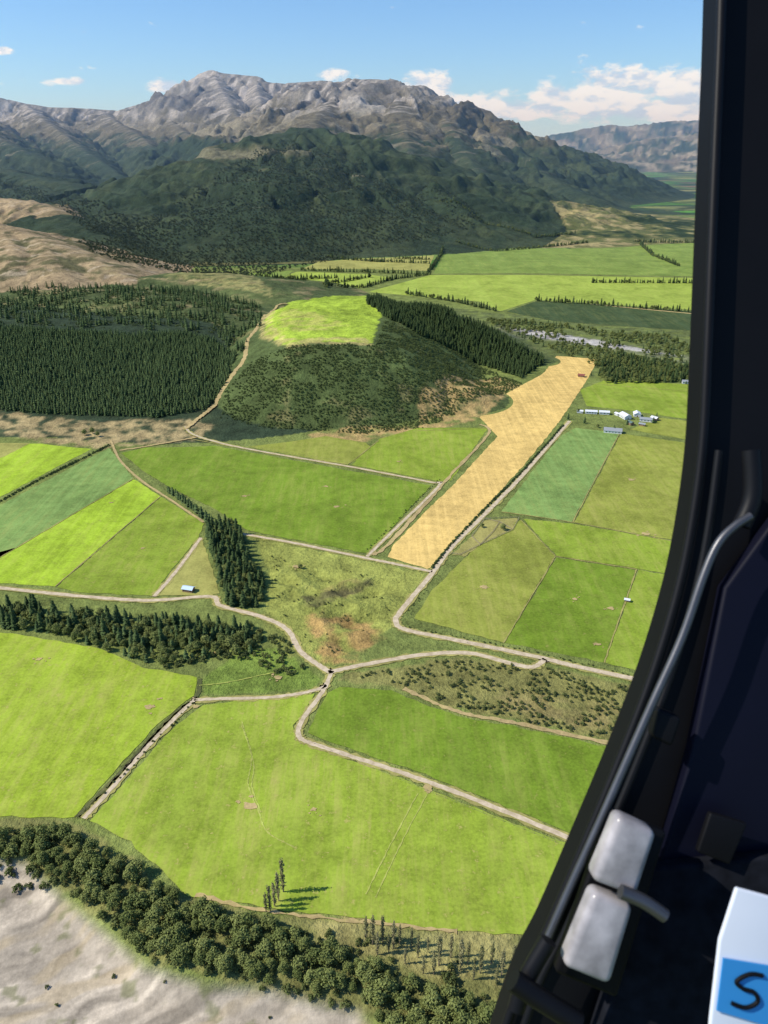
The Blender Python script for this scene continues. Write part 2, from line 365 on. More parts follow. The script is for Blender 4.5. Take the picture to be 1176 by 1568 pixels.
def mesh_obj(name,verts,faces,mat=None,parent=None,smooth=False):
    me=bpy.data.meshes.new(name); me.from_pydata(verts,[],faces); me.update()
    o=bpy.data.objects.new(name,me); scene.collection.objects.link(o)
    for mm in (mat if isinstance(mat,list) else [mat]):
        if mm: me.materials.append(mm)
    if smooth: me.polygons.foreach_set('use_smooth',[True]*len(me.polygons))
    if parent: o.parent=parent
    return o
for i,(k,pts) in enumerate(FIELDS):
    w=[G(*q) for q in pts]; far_=w[0][1]>1800
    d=densify([(a[0],a[1]) for a in w],5 if not far_ else 60,.7 if not far_ else 1)
    zz=.10+.03*(i%7)
    bmx=bmesh.new(); vs=[bmx.verts.new((a,b_,zz)) for a,b_ in d]; fc=bmx.faces.new(vs)
    bmx.normal_update()
    if fc.normal.z<0: fc.normal_flip()
    bmesh.ops.triangulate(bmx,faces=[fc]); me=bpy.data.meshes.new('field'); bmx.to_mesh(me); bmx.free()
    me.materials.append(FM[k]); o=bpy.data.objects.new('pasture_field' if k not in('stub','crop','fard') else ('stubble_airstrip' if k=='stub' else 'crop_field'),me); scene.collection.objects.link(o)
# ---------- roads ----------
def catmull(p,n=8):
    o=[];p=[p[0]]+list(p)+[p[-1]]
    for i in range(1,len(p)-2):
        for j in range(n):
            t=j/n
            o.append(tuple(.5*((2*p[i][k])+(-p[i-1][k]+p[i+1][k])*t+(2*p[i-1][k]-5*p[i][k]+4*p[i+1][k]-p[i+2][k])*t*t+(-p[i-1][k]+3*p[i][k]-3*p[i+1][k]+p[i+2][k])*t**3) for k in(0,1)))
    o.append(tuple(p[-1][:2])); return o
def ribbon(name,px,width,mat,z=.5,onhill=False,jit=.3,n=14,parent=None):
    w=[(hit(*q) if onhill else G(*q))[:2] for q in px]
    c=catmull(w,n); 
    hh=H(np.array([a[0] for a in c]),np.array([a[1] for a in c]))
    V=[];F=[]
    for i,(a,b_) in enumerate(c):
        p0=c[max(0,i-1)];p1=c[min(len(c)-1,i+1)]
        tx,ty=p1[0]-p0[0],p1[1]-p0[1];L=math.hypot(tx,ty)+1e-9; nx,ny=-ty/L,tx/L
        zz=max(float(hh[i]),0)+z+(0.35 if hh[i]>.4 else 0)
        l=width/2+random.uniform(-jit,jit); r=width/2+random.uniform(-jit,jit)
        V+= [(a+nx*l,b_+ny*l,zz),(a-nx*r,b_-ny*r,zz)]
        if i: k=2*i; F.append((k-2,k-1,k+1,k))
    return mesh_obj(name,V,F,mat,parent)
m_road,nt,b=newmat('gravel_road_mat'); g=N(nt,'ShaderNodeNewGeometry')
f=noise(nt,g.outputs['Position'],.25,4,.7)
nt.links.new(mixc(nt,mrange(nt,f,.35,.65),(.44,.35,.22),(.66,.54,.37)),b.inputs['Base Color'])
m_verge=field_mat('verge_mat',(.32,.29,.09),.6,0,5,.1)
m_dirt=field_mat('dirt_track_mat',(.44,.33,.15),.4,0,5,.1)
m_dark=field_mat('rank_grass_mat',(.09,.10,.035),.3,0,5,.1)
ROADS=[
([(872,645),(800,728),(745,785),(692,838),(662,878),(615,935),(606,952),(622,965),(700,981),(820,1006),(900,1025),(1100,1066)],3.9),
([(662,876),(600,863),(560,855),(450,832),(365,817)],3.0),
([(562,853),(600,815),(672,744),(655,738),(530,714),(430,697),(340,680),(296,668),(284,658)],2.6),
([(-120,890),(0,901),(130,914),(230,920),(322,914),(338,928),(400,945),(440,965),(462,1000),(505,1030)],3.6),
([(236,914),(270,875),(308,824)],2.8),
([(503,1030),(560,1018),(650,1003),(720,1001),(780,1016),(815,1022),(835,1010)],3.6),
([(508,1028),(495,1058),(462,1105),(458,1128),(480,1140),(560,1166),(650,1196),(760,1238),(920,1304)],2.8),
([(500,1050),(480,1058),(420,1068),(310,1072),(292,1078),(230,1140),(180,1198),(128,1254)],2.4),
]
for px,w in ROADS:
    ribbon('road_verge',px,w+2.6,m_verge,.36,jit=1.0)
    ribbon('gravel_road',px,w,m_road,.46,jit=.3)
ribbon('gravel_road',[(284,658),(300,645),(325,625),(340,600),(360,570),(375,548),(380,520),(395,500),(420,475),(440,466)],5,m_dirt,.8,True,jit=1)
ribbon('dirt_track',[(170,676),(184,705),(215,735),(260,765),(312,800)],2.6,m_dirt,.4)
ribbon('dirt_track',[(306,1040),(300,1068),(260,1100),(180,1188),(118,1252)],2.6,m_dark,.36)
for px,w in [([(735,650),(748,664),(690,728),(640,785),(590,838),(570,850)],3.5),([(618,1055),(700,1090),(800,1110),(950,1142)],3),([(183,690),(240,682),(300,672)],3),
             ([(905,466),(1075,482)],7),([(300,1370),(420,1398),(560,1412),(700,1428)],1.6)]:
    ribbon('dirt_track',px,w,m_dirt,.42,jit=.8)
for px in [[(246,760),(85,898)],[(205,733),(0,854)],[(949,663),(877,800)],[(768,784),(876,800),(1045,832)],[(798,797),(850,852)],[(850,853),(771,985)],[(850,852),(975,872)],[(975,872),(925,1015)],
           [(290,674),(530,711)],[(532,712),(580,675)],[(640,660),(748,656)],[(905,588),(1060,600)]]:
    ribbon('fence_line_grass',px,1.0,m_verge,.38,jit=.4,n=20)
m_tr=field_mat('tramline_mat',(.38,.42,.09),.6,0,4,.1)
for px in [[(370,1110),(385,1160),(380,1200),(395,1240),(410,1275),(455,1300)],[(640,1215),(600,1290),(560,1370)],[(655,1215),(615,1290),(575,1375)],[(420,1030),(350,1045),(305,1050)],[(370,1105),(388,1165),(386,1205),(400,1245)]]:
    ribbon('wheel_track',px,.6,m_tr,.37,jit=.28,n=16)
V=[];F=[]
for (u,v,r) in [(515,776,3.2),(375,760,3),(499,745,2.4),(742,899,3.6),(966,735,3.4),(880,918,2.6),(610,707,2.6),(990,818,4),(655,1207,3.5),(383,1235,4),(300,1082,2.5),(455,868,3.5),(170,770,2),(425,1038,3),(330,1000,2.5),(218,840,2),(915,987,2.5),(480,1240,2),(935,932,3),(60,1010,2.5),(230,1083,3.5)]:
    gx_,gy_,_=G(u,v)
    for (ox,oy,rs) in [(0,0,1)]+[(random.gauss(0,r),random.gauss(0,r),random.uniform(.15,.4)) for _ in range(5)]:
        k0=len(V)
        for j in range(14):
            a=j/14*2*math.pi; rr=r*.75*rs*random.uniform(.5,1.15); V.append((gx_+ox*1.3+1.3*rr*math.cos(a),gy_+oy+rr*math.sin(a),.42+.004*(len(F)%12)))
        F.append(tuple(range(k0,k0+14)))
mesh_obj('bare_soil_patches',V,F,m_dirt)
# ---------- foliage ----------
def foliage(name,c,c2,hue=.25):
    m,nt,b=newmat(name); oi=N(nt,'ShaderNodeObjectInfo'); g=N(nt,'ShaderNodeNewGeometry')
    f=noise(nt,g.outputs['Position'],.55,2,.7)
    k=math_(nt,'ADD',math_(nt,'MULTIPLY',oi.outputs['Random'],.55),math_(nt,'MULTIPLY',mrange(nt,f,.3,.7),.45))
    nt.links.new(mixc(nt,k,c,c2),b.inputs['Base Color']); b.inputs['Roughness'].default_value=.8
    return m
m_pine=foliage('pine_foliage',(.036,.064,.022),(.10,.145,.045))
m_pinel=foliage('young_pine_foliage',(.055,.095,.034),(.135,.19,.065))
m_leaf=foliage('leaf_foliage',(.09,.12,.030),(.24,.265,.08))
m_pop=foliage('poplar_foliage',(.16,.17,.06),(.32,.29,.14))
m_bush=foliage('bush_foliage',(.05,.07,.022),(.16,.18,.055))
m_gorse=foliage('scrub_foliage',(.05,.08,.024),(.145,.18,.055))
m_far=foliage('native_forest_foliage',(.045,.065,.034),(.10,.12,.058))
m_bark=simple('bark',(.20,.16,.12),.95)
def cyl(V,F,M,p0,p1,r0,r1,mi,n=6):
    p0=Vector(p0);p1=Vector(p1);d=(p1-p0).normalized(); a=d.orthogonal().normalized(); c=d.cross(a); k=len(V)
    for (p,r) in((p0,r0),(p1,r1)):
        for j in range(n):
            t=j/n*2*math.pi; V.append(tuple(p+a*r*math.cos(t)+c*r*math.sin(t)))
    for j in range(n): F.append((k+j,k+(j+1)%n,k+n+(j+1)%n,k+n+j)); M.append(mi)
def leaf(V,F,M,p,nrm,s,mi):
    nrm=Vector(nrm).normalized(); a=nrm.orthogonal().normalized(); a.rotate(Matrix.Rotation(random.random()*6.28,3,nrm)); c=nrm.cross(a); k=len(V)
    for (i,j) in((-1,-.6),(.2,-1),(1,.3),(-.2,1)): V.append(tuple(Vector(p)+a*i*s*.5+c*j*s*.5+nrm*random.uniform(-.15,.15)*s))
    F.append((k,k+1,k+2,k+3)); M.append(mi)
def tmesh(name,V,F,M,mats):
    me=bpy.data.meshes.new(name); me.from_pydata(V,[],F); me.update()
    for mm in mats: me.materials.append(mm)
    me.polygons.foreach_set('material_index',M); return me
def conifer(name,h,R,mat,lay=15,br=8):
    V=[];F=[];M=[]; cyl(V,F,M,(0,0,-1),(0,0,h*.95),h*.018,h*.003,0)
    for i in range(lay):
        zf=.07+.9*i/lay; rr=R*(1-zf)**.65*random.uniform(.75,1.2)
        a0=random.random()*6.28
        for k in range(br):
            a=a0+k/br*6.28+random.uniform(-.25,.25); r=rr*random.uniform(.65,1.15); zz=zf*h+random.uniform(-.2,.2)
            dx,dy=math.cos(a),math.sin(a); w=r*.42+.15; dr=-r*random.uniform(.05,.35)
            b0=len(V); V+= [(0,0,zz+.5),(dx*r*.55-dy*w,dy*r*.55+dx*w,zz+dr*.5),(dx*r,dy*r,zz+dr),(dx*r*.55+dy*w,dy*r*.55-dx*w,zz+dr*.5)]
            F+= [(b0,b0+1,b0+2),(b0,b0+2,b0+3)]; M+=[1,1]
            for _ in range(2):
                q=random.uniform(.4,1); leaf(V,F,M,(dx*r*q,dy*r*q,zz+dr*q+random.uniform(0,.4)),(dx,dy,random.uniform(.2,1.5)),.11*R+.35,1)
    return tmesh(name,V,F,M,[m_bark,mat])
def broad(name,h,R,mat,lobes=10,nl=90,ls=.75,elong=1.0,base=.25):
    V=[];F=[];M=[]; top=h*.55
    cyl(V,F,M,(0,0,-1),(0,0,top),h*.03,h*.015,0)
    for i in range(lobes):
        a=i*2.399+random.random(); q=math.sqrt((i+.5)/lobes); rr=R*.62*q
        cz=h*(base+(.82-base)*(random.random()*.5+.5*(1-q*q)))
        c=Vector((math.cos(a)*rr,math.sin(a)*rr,cz)); lr=R*random.uniform(.36,.55)
        cyl(V,F,M,(0,0,h*.25),tuple(c),h*.012,h*.004,0,4)
        for _ in range(nl):
            d=Vector((random.gauss(0,1),random.gauss(0,1),random.gauss(.25,1))).normalized()
            s=random.random()**.35*random.uniform(.85,1.1); p=c+Vector((d.x*lr*s,d.y*lr*s,d.z*lr*s*elong))
            leaf(V,F,M,p,(d+Vector((random.uniform(-.6,.6),random.uniform(-.6,.6),random.uniform(-.2,.7)))),ls*random.uniform(.6,1.2),1)
    return tmesh(name,V,F,M,[m_bark,mat])
def poplar(name,h,R):
    V=[];F=[];M=[]; cyl(V,F,M,(0,0,-1),(0,0,h*.97),h*.014,h*.002,0)
    for i in range(60):
        zf=random.uniform(.06,.86); a=random.random()*6.28; L=R*random.uniform(.5,1)*(1-abs(zf-.35)*.9)
        e=(math.cos(a)*L,math.sin(a)*L,zf*h+L*2.6); cyl(V,F,M,(0,0,zf*h),e,.07,.02,0,3)
        for _ in range(8):
            t=random.uniform(.2,1.05); leaf(V,F,M,(e[0]*t+random.gauss(0,.15),e[1]*t+random.gauss(0,.15),zf*h+L*2.6*t+random.gauss(0,.5)),(random.gauss(0,1),random.gauss(0,1),random.gauss(0,1)+.3),.42,1)
    return tmesh(name,V,F,M,[m_bark,m_pop])
PINE=[conifer('pine_mesh',18,4.8,m_pine,13,8) for _ in range(3)]
YP=[conifer('young_pine_mesh',12,3.6,m_pinel,9,7) for _ in range(2)]
BR=[broad('broadleaf_mesh',11,5.2,m_leaf,lobes=12,nl=80,ls=.9) for _ in range(3)]
BU=[broad('bush_mesh',2.6,2.0,m_bush,5,30,.6,.9,.2) for _ in range(2)]
GO=[broad('scrub_mesh',2.2,2.2,m_gorse,5,22,.7,.8,.15) for _ in range(2)]
FA=[broad('forest_tree_mesh',11,7,m_far,6,14,2.6,.8,.15) for _ in range(2)]
PO=[poplar('poplar_mesh',17,1.15) for _ in range(3)]
HD=[broad('hedge_mesh',3.2,2.4,m_pine,6,36,.7,1,.15) for _ in range(2)]
def instancer(name,pts,meshes,smin,smax,sink=0):
    if len(pts)==0: return
    pts=np.asarray(pts); top=bpy.data.objects.new(name,None); scene.collection.objects.link(top)
    zz=H(pts[:,0],pts[:,1]); which=rng.integers(0,len(meshes),len(pts))
    for mi,mesh in enumerate(meshes):
        sel=np.nonzero(which==mi)[0]; V=[];F=[]
        for i in sel:
            a=random.random()*6.28; s=random.uniform(smin,smax)*.7071; k=len(V)
            for j in range(4):
                t=a+j*math.pi/2; V.append((pts[i,0]+s*math.cos(t),pts[i,1]+s*math.sin(t),zz[i]-sink))
            F.append((k,k+1,k+2,k+3))
        if not V: continue
        o=mesh_obj('stand_%d'%mi,V,F,None,top); o.instance_type='FACES'; o.use_instance_faces_scale=True; o.show_instancer_for_render=False
        c=bpy.data.objects.new('plant_%d'%mi,mesh); scene.collection.objects.link(c); c.parent=o
def inpoly(pts,sp,onhill=False,world=False,jit=.5,keep=1.0,grid=True):
    w=pts if world else [(hit(*q) if onhill else G(*q))[:2] for q in pts]
    xs=[q[0] for q in w]; ys=[q[1] for q in w]
    gx=np.arange(min(xs),max(xs),sp); gy=np.arange(min(ys),max(ys),sp); X,Y_=np.meshgrid(gx,gy); X=X.ravel();Y_=Y_.ravel()
    X=X+rng.uniform(-jit,jit,X.size)*sp; Y_=Y_+rng.uniform(-jit,jit,X.size)*sp
    ins,_=polyinfo(X,Y_,w); k=ins&(rng.random(X.size)<keep); return np.stack([X[k],Y_[k]],1)
def thin(p,scale,thr,s=0):
    n=fbm(p[:,0]/scale,p[:,1]/scale,3,100+s); return p[n>thr]
def line(px,sp,jit=.6,onhill=False):
    w=[(hit(*q) if onhill else G(*q))[:2] for q in px]; out=[]
    for a,b_ in zip(w[:-1],w[1:]):
        L=math.hypot(b_[0]-a[0],b_[1]-a[1]); n=max(1,int(L/sp))
        for j in range(n):
            t=j/n; out.append((a[0]+(b_[0]-a[0])*t+random.uniform(-jit,jit),a[1]+(b_[1]-a[1])*t+random.uniform(-jit,jit)))
    return out
instancer('pine_plantation',inpoly([(-200,500),(60,505),(200,514),(290,512),(330,522),(362,545),(345,590),(312,628),(240,640),(100,636),(0,629),(-200,617)],4.4,True,jit=.35),YP+[YP[0]],.45,.9)
instancer('pine_forest',inpoly([(560,462),(640,468),(700,488),(760,510),(835,552),(800,580),(740,560),(690,535),(640,512),(590,486)],5.0,True),PINE,.45,.75)
instancer('pine_grove',inpoly([(318,815),(350,800),(372,830),(385,865),(410,895),(402,930),(350,930),(338,895),(325,850)],4.6),[PINE[0],PINE[1],BR[0]],.45,.95)
instancer('pine_windbreak',line([(256,752),(290,775),(325,805)],3.2,1.5),YP,.5,.85)
instancer('pine_shelterbelt',inpoly([(-200,925),(0,930),(110,940),(230,948),(390,962),(385,985),(300,990),(250,1000),(180,985),(100,972),(0,965),(-200,955)],4.8,keep=.85),[PINE[0],PINE[1],YP[0],BR[0],BR[1]],.45,.9)
instancer('shelterbelt_broadleaf_trees',inpoly([(60,965),(180,972),(300,975),(400,975),(390,1000),(300,1012),(250,1024),(180,1004)],5.4,keep=.8),[BR[0],BR[1],BR[2],YP[1]],.4,.8)
bank=inpoly([(-200,1270),(0,1276),(100,1284),(200,1325),(290,1390),(400,1415),(520,1455),(640,1515),(800,1560),(860,1620),(700,1660),(600,1600),(562,1538),(420,1506),(320,1500),(235,1474),(165,1417),(92,1358),(50,1318),(-200,1300)],4.8,keep=.9)
instancer('riverbank_trees',bank,BR,.4,.9)
instancer('riverbank_bushes',inpoly([(-200,1262),(100,1272),(290,1382),(560,1460),(820,1540),(860,1600),(600,1600),(560,1545),(240,1482),(92,1360),(-200,1312)],3.6,keep=.5),BU,.7,1.5)
instancer('riverbank_bushes',thin(inpoly([(450,1405),(520,1420),(820,1490),(820,1540),(560,1470),(450,1435)],4),15,.15,8),BU,.5,1.1)
instancer('riverbed_bushes',thin(inpoly([(-100,1320),(60,1330),(240,1490),(540,1560),(560,1700),(-300,1700)],7),10,.42,12),BU,.3,.7)
hillp=inpoly([(338,640),(345,600),(385,555),(430,535),(500,528),(575,530),(590,492),(650,515),(720,550),(800,588),(770,605),(700,630),(655,655),(560,665),(480,660),(400,655)],3.4,True)
instancer('hill_scrub',thin(hillp,22,-.22),GO,.4,1.0)
instancer('valley_scrub',thin(inpoly([(-150,450),(60,440),(200,440),(300,445),(400,470),(400,500),(370,540),(330,512),(200,505),(0,495),(-150,495)],7,True),45,-.1),GO+[YP[0]],.6,1.3)
instancer('gully_bushes',thin(inpoly([(540,1035),(690,1010),(830,1022),(1000,1060),(965,1140),(800,1105),(690,1082),(600,1050)],3.6),14,-.05,3),BU,.45,1.0)
instancer('gully_bushes',thin(inpoly([(250,1025),(330,985),(400,965),(440,985),(470,1020),(440,1040),(400,1020),(340,1010)],3.6),12,-.1,4),BU,.6,1.4)
instancer('gully_bushes',thin(inpoly([(400,850),(600,880),(600,950),(500,1010),(430,940)],4),14,.26,5),BU,.25,.6)
instancer('river_flat_trees',thin(inpoly([(740,490),(830,493),(950,510),(1150,520),(1150,585),(930,588),(905,560),(840,535),(780,512)],9),60,-.1,6),[BR[0],BR[1],YP[0]],.4,.85)
instancer('farm_shelter_trees',inpoly([(925,548),(960,548),(1060,565),(1060,585),(930,588),(915,575)],7,),[PINE[0],BR[0]],.5,.85)
instancer('farmyard_trees',np.array([G(*q)[:2] for q in [(915,655),(925,660),(940,662),(960,650),(1005,640),(1000,648),(870,642),(885,632),(895,648),(1050,588),(1035,585),(1075,590),(905,575),(912,560),(130,668),(142,666),(150,670),(738,808),(770,812),(460,870)]]),[BR[0],YP[0]],.4,.8)
hl=[]
for px in [[(-150,850),(-5,771),(60,735),(168,682)],[(862,652),(800,722),(740,782),(690,835),(660,872)]]: hl+=line(px,2.2,.6)
instancer('hedge',hl,HD,.45,.8)
hl=[]
for px in [[(652,905),(622,940)],[(618,960),(700,976),(830,1002),(1010,1045)],[(672,735),(600,805),(560,845)],[(300,1072),(190,1185),(122,1250)]]: hl+=line(px,3.6,1.0)
instancer('hedge',hl,BU,.2,.6)
sb=[]
for px in [[(905,433),(1120,434)],[(970,372),(1150,372)],[(560,440),(600,428),(660,420)],[(460,414),(520,416),(650,420)],[(655,418),(670,400),(678,385)],[(600,396),(660,398)],[(760,477),(700,463),(620,450)],[(495,447),(560,440)],[(400,432),(460,428),(520,426)],[(700,380),(760,385),(850,378),(900,374)],[(670,360),(760,368),(820,372),(880,366)],[(980,374),(1000,392),(1040,408)],[(500,396),(590,402)],[(820,461),(900,466),(1100,482)],[(560,400),(660,404)],[(500,452),(500,436),(570,424)],[(410,440),(470,430)]]: sb+=line(px,4.5,3)
instancer('distant_shelterbelts',sb,[PINE[1],YP[1],BR[2]],.5,.95)
fr=inpoly([(120,372),(160,400),(260,415),(330,418),(450,410),(560,385),(640,370),(700,358),(740,335),(700,300),(560,250),(430,215),(330,265),(235,330),(150,340)],12,True,keep=.8)
instancer('mountain_forest',thin(fr,150,-.35,11),FA,.3,.75)
instancer('mountain_forest',thin(inpoly([(-150,262),(0,275),(110,300),(200,335),(240,350),(200,385),(120,345),(60,305),(-150,290)],14,True,keep=.8),150,-.3,9),FA,.3,.8)
for i,(u,v,s) in enumerate([(408,1398,.9),(414,1396,1.1),(421,1388,1.15),(427,1380,1.25),(434,1366,1.35),(560,1440,1),(571,1446,1.2),(586,1442,1),(602,1452,1.1),(612,1446,.9),(640,1466,.9),(655,1458,.7),(672,1478,1.2),(690,1466,1),(705,1484,1.2),(716,1476,1),(735,1490,1.1),(752,1476,.9),(768,1494,1.1),(785,1481,.9),(620,1476,.7),(648,1491,.7),(595,1458,.8),(578,1462,1.0),(664,1492,1.0),(725,1500,.9),(760,1508,.8),(630,1450,.8)]):
    o=bpy.data.objects.new('poplar_tree',PO[i%3]); scene.collection.objects.link(o); gx_,gy_,_=G(u,v); o.location=(gx_,gy_,0); s*=random.uniform(.85,1.0); o.scale=(s*1.1,s*1.1,s); o.rotation_euler=(0,0,random.random()*6)
# ---------- buildings ----------
m_win=simple('window_glass',(.03,.04,.05),.15,0,.5); m_door=simple('door_paint',(.2,.1,.06),.6)
def house(name,u,v,w,l,h,rh,ang,wall,roof):
    e=bpy.data.objects.new(name,None); scene.collection.objects.link(e); gx_,gy_,_=G(u,v); e.location=(gx_,gy_,.2); e.rotation_euler=(0,0,math.radians(ang))
    W,L=w/2,l/2
    mesh_obj('walls',[(-W,-L,0),(W,-L,0),(W,L,0),(-W,L,0),(-W,-L,h),(W,-L,h),(W,L,h),(-W,L,h),(0,-L,h+rh),(0,L,h+rh)],[(0,1,5,8,4),(2,3,7,9,6),(1,2,6,5),(3,0,4,7)],wall,e)
    o=.5; t=.15; k=rh/W
    mesh_obj('roof',[(-W-o,-L-o,h-o*k+.05),(0,-L-o,h+rh+.05),(W+o,-L-o,h-o*k+.05),(W+o,L+o,h-o*k+.05),(0,L+o,h+rh+.05),(-W-o,L+o,h-o*k+.05),(-W-o,-L-o,h-o*k+.05+t),(0,-L-o,h+rh+.05+t),(W+o,-L-o,h-o*k+.05+t),(W+o,L+o,h-o*k+.05+t),(0,L+o,h+rh+.05+t),(-W-o,L+o,h-o*k+.05+t)],
      [(6,7,10,11),(7,8,9,10),(0,5,4,1),(1,4,3,2),(0,1,7,6),(1,2,8,7),(3,4,10,9),(4,5,11,10),(0,6,11,5),(2,3,9,8)],roof,e)
    for s in(-1,1):
        for j,q in enumerate(np.linspace(-L*.7,L*.7,max(2,int(l/3.5)))):
            X=s*(W+.03); mesh_obj('window_%d'%j,[(X,q-.6,1),(X,q+.6,1),(X,q+.6,2.1),(X,q-.6,2.1)],[(0,1,2,3)],m_win,e)
    mesh_obj('door',[(-.6,-L-.03,0),(.6,-L-.03,0),(.6,-L-.03,2.1),(-.6,-L-.03,2.1)],[(0,1,2,3)],m_door,e)
m_ww=simple('white_wall',(.7,.7,.67)); m_wr=simple('white_iron_roof',(.72,.73,.74),.5); m_gr=simple('grey_iron_roof',(.3,.32,.33),.5); m_br=simple('blue_iron_roof',(.55,.68,.8),.45); m_tw=simple('timber_wall',(.3,.2,.12)); m_rr=simple('red_iron_roof',(.26,.09,.06),.6); m_gw=simple('green_iron_roof',(.12,.18,.16),.6)
house('hay_shed',289,905,5,8,2.6,1.2,75,m_tw,m_br)
house('farm_house',938,662,9,20,3,2.4,75,m_ww,m_gr)
for a in [(957,640,9,14,4,2,15,m_ww,m_wr),(975,637,8,10,3.5,2,-10,m_ww,m_wr),(990,645,7,16,3,1.5,70,m_ww,m_gr),(905,633,6,14,3,1.3,80,m_ww,m_wr),(925,634,6,12,3,1.3,80,m_ww,m_wr),(888,632,5,7,2.6,1,70,m_ww,m_wr),(1002,643,6,8,3,1.3,40,m_tw,m_wr),(965,650,5,8,3,1.2,20,m_tw,m_gw),(945,636,4,6,2.5,1,30,m_ww,m_wr),(983,652,4,7,2.5,1,60,m_tw,m_gr)]: house('farm_building',*a)
house('red_roof_cottage',890,577,6,9,2.6,1.6,70,m_tw,m_rr)
house('farm_building',1052,587,7,14,3,1.6,80,m_ww,m_gr)
house('pump_shed',960,921,2.2,3.4,1.8,.6,70,m_tw,m_wr); house('pump_shed',1010,933,2.4,4,1.8,.6,80,m_tw,m_wr)
m_post=simple('weathered_timber',(.36,.29,.2))
e=bpy.data.objects.new('stock_yards',None); scene.collection.objects.link(e)
V=[];F=[];M=[]
def rail(a,b_):
    L=math.hypot(b_[0]-a[0],b_[1]-a[1]); n=max(1,int(L/2.5))
    for j in range(n+1):
        t=j/n; p=(a[0]+(b_[0]-a[0])*t,a[1]+(b_[1]-a[1])*t); cyl(V,F,M,(*p,0),(*p,1.6),.12,.12,0,5)
    for zz in(.5,1,1.5): cyl(V,F,M,(a[0],a[1],zz),(b_[0],b_[1],zz),.07,.07,0,4)
Q=[(722,822),(742,795),(795,793),(785,812),(735,835),(705,850),(690,848),(765,800),(755,815)]
Q=[G(*q)[:2] for q in Q]
for i,j in [(0,1),(1,2),(2,3),(3,4),(4,0),(4,5),(5,6),(1,7),(7,8),(8,4),(7,3)]: rail(Q[i],Q[j])
mesh_obj('rails',V,F,m_post,e)
w=densify([G(*q)[:2] for q in [(692,850),(722,822),(742,797),(792,794),(785,810),(738,834),(712,852)]],3,1.2)
mesh_obj('yard_ground',[(a[0],a[1],.33) for a in w],[tuple(range(len(w)))][::-1],m_verge,e)
V=[];F=[];M=[]
for px in [[(563,850),(668,742)],[(640,1206),(900,1310)],[(470,1135),(640,1206)],[(120,1250),(262,1104),(300,1068)],[(618,962),(820,1010),(1000,1050)],[(296,670),(530,708)],[(86,899),(246,761)],[(875,799),(949,663)]]:
    w=[G(*q)[:2] for q in px]
    for a,b_ in zip(w[:-1],w[1:]):
        L=math.hypot(b_[0]-a[0],b_[1]-a[1]); n=int(L/5)
        for j in range(n+1):
            t=j/n; p=(a[0]+(b_[0]-a[0])*t,a[1]+(b_[1]-a[1])*t); cyl(V,F,M,(*p,0),(*p,1.3),.09,.09,0,4)
        for zz in (.5,1.1): cyl(V,F,M,(*a,zz),(*b_,zz),.02,.02,0,3)
mesh_obj('post_and_wire_fence',V,F,m_post)
# ---------- helicopter cabin door ----------
def W(u,v,d):
    a=(u-588)/FPX; b_=(784-v)/FPX
    return Vector((a*d, (cp+b_*sp_)*d, CAMZ+(-sp_+b_*cp)*d))
heli=bpy.data.objects.new('helicopter_door',None); scene.collection.objects.link(heli)
m_blk=simple('black_trim',(.004,.004,.005),.6,0,.15,.1,20); m_rub=simple('rubber_seal',(.005,.005,.006),.5,0,.18,.1,30)
m_nav=simple('navy_panel',(.0025,.003,.011),.6,0,.15,.1,10); m_met=simple('brushed_metal',(.10,.10,.105),.4,.7,.4,.1,40)
m_pl=simple('latch_plastic',(.33,.305,.30),.3,0,.5,.45,28); m_card=simple('white_card',(.66,.70,.76),.6); m_blue=simple('blue_print',(.03,.24,.55),.6); m_fab=simple('dark_carpet',(.008,.009,.013),.9,0,.1,.4,60)
edge=[(1102,-80),(1098,60),(1093,180),(1086,350),(1078,550),(1071,680),(1055,800),(1033,905),(995,1030),(945,1160),(886,1300),(834,1420),(794,1500),(747,1640)]
es=catmull(edge,6)
def slab(name,px,d0,d1,mat,bev=0):
    n=len(px); V=[tuple(W(u,v,d0)) for u,v in px]+[tuple(W(u,v,d0)+ (W(588,784,1)-W(588,784,0))*(d1-d0)) for u,v in px]
    F=[tuple(range(n)),tuple(range(2*n-1,n-1,-1))]+[(i,(i+1)%n,n+(i+1)%n,n+i) for i in range(n)]
    o=mesh_obj(name,V,F,mat,heli)
    bm_=bmesh.new(); bm_.from_mesh(o.data); bmesh.ops.recalc_face_normals(bm_,faces=bm_.faces); bm_.to_mesh(o.data); bm_.free()
    if bev: 
        mo=o.modifiers.new('b','BEVEL'); mo.width=bev; mo.segments=4; o.data.polygons.foreach_set('use_smooth',[True]*len(o.data.polygons))
    return o
def tube(name,px,d,r,mat):
    cu=bpy.data.curves.new(name,'CURVE'); cu.dimensions='3D'; cu.bevel_depth=r; cu.bevel_resolution=5; s=cu.splines.new('POLY'); pts=catmull(px,6)
    s.points.add(len(pts)-1)
    for i,(u,v) in enumerate(pts): s.points[i].co=(*W(u,v,d if not callable(d) else d(v)),1)
    cu.use_fill_caps=True; o=bpy.data.objects.new(name,cu); scene.collection.objects.link(o); cu.materials.append(mat); o.parent=heli
slab('door_frame',es+[(2300,1640),(2300,-80)],.80,.84,m_blk)
tube('window_seal',[(u+5,v+2) for u,v in edge],.79,.005,m_rub)
tube('frame_lip',[(u+30,v+10) for u,v in edge[5:]],.77,.004,m_rub)
tube('door_rod',[(1150,790),(1125,806),(1100,832),(1078,880),(1045,975),(1000,1075),(960,1165),(918,1260),(868,1370),(820,1480),(790,1545)],.74,.0042,m_met)
tube('rod_cover',[(1150,690),(1152,760),(1135,805)],.75,.009,m_rub)
slab('navy_panel',[(1110,900),(1300,640),(1300,1330),(1010,1330),(1060,1150)],.775,.795,m_nav,.004)
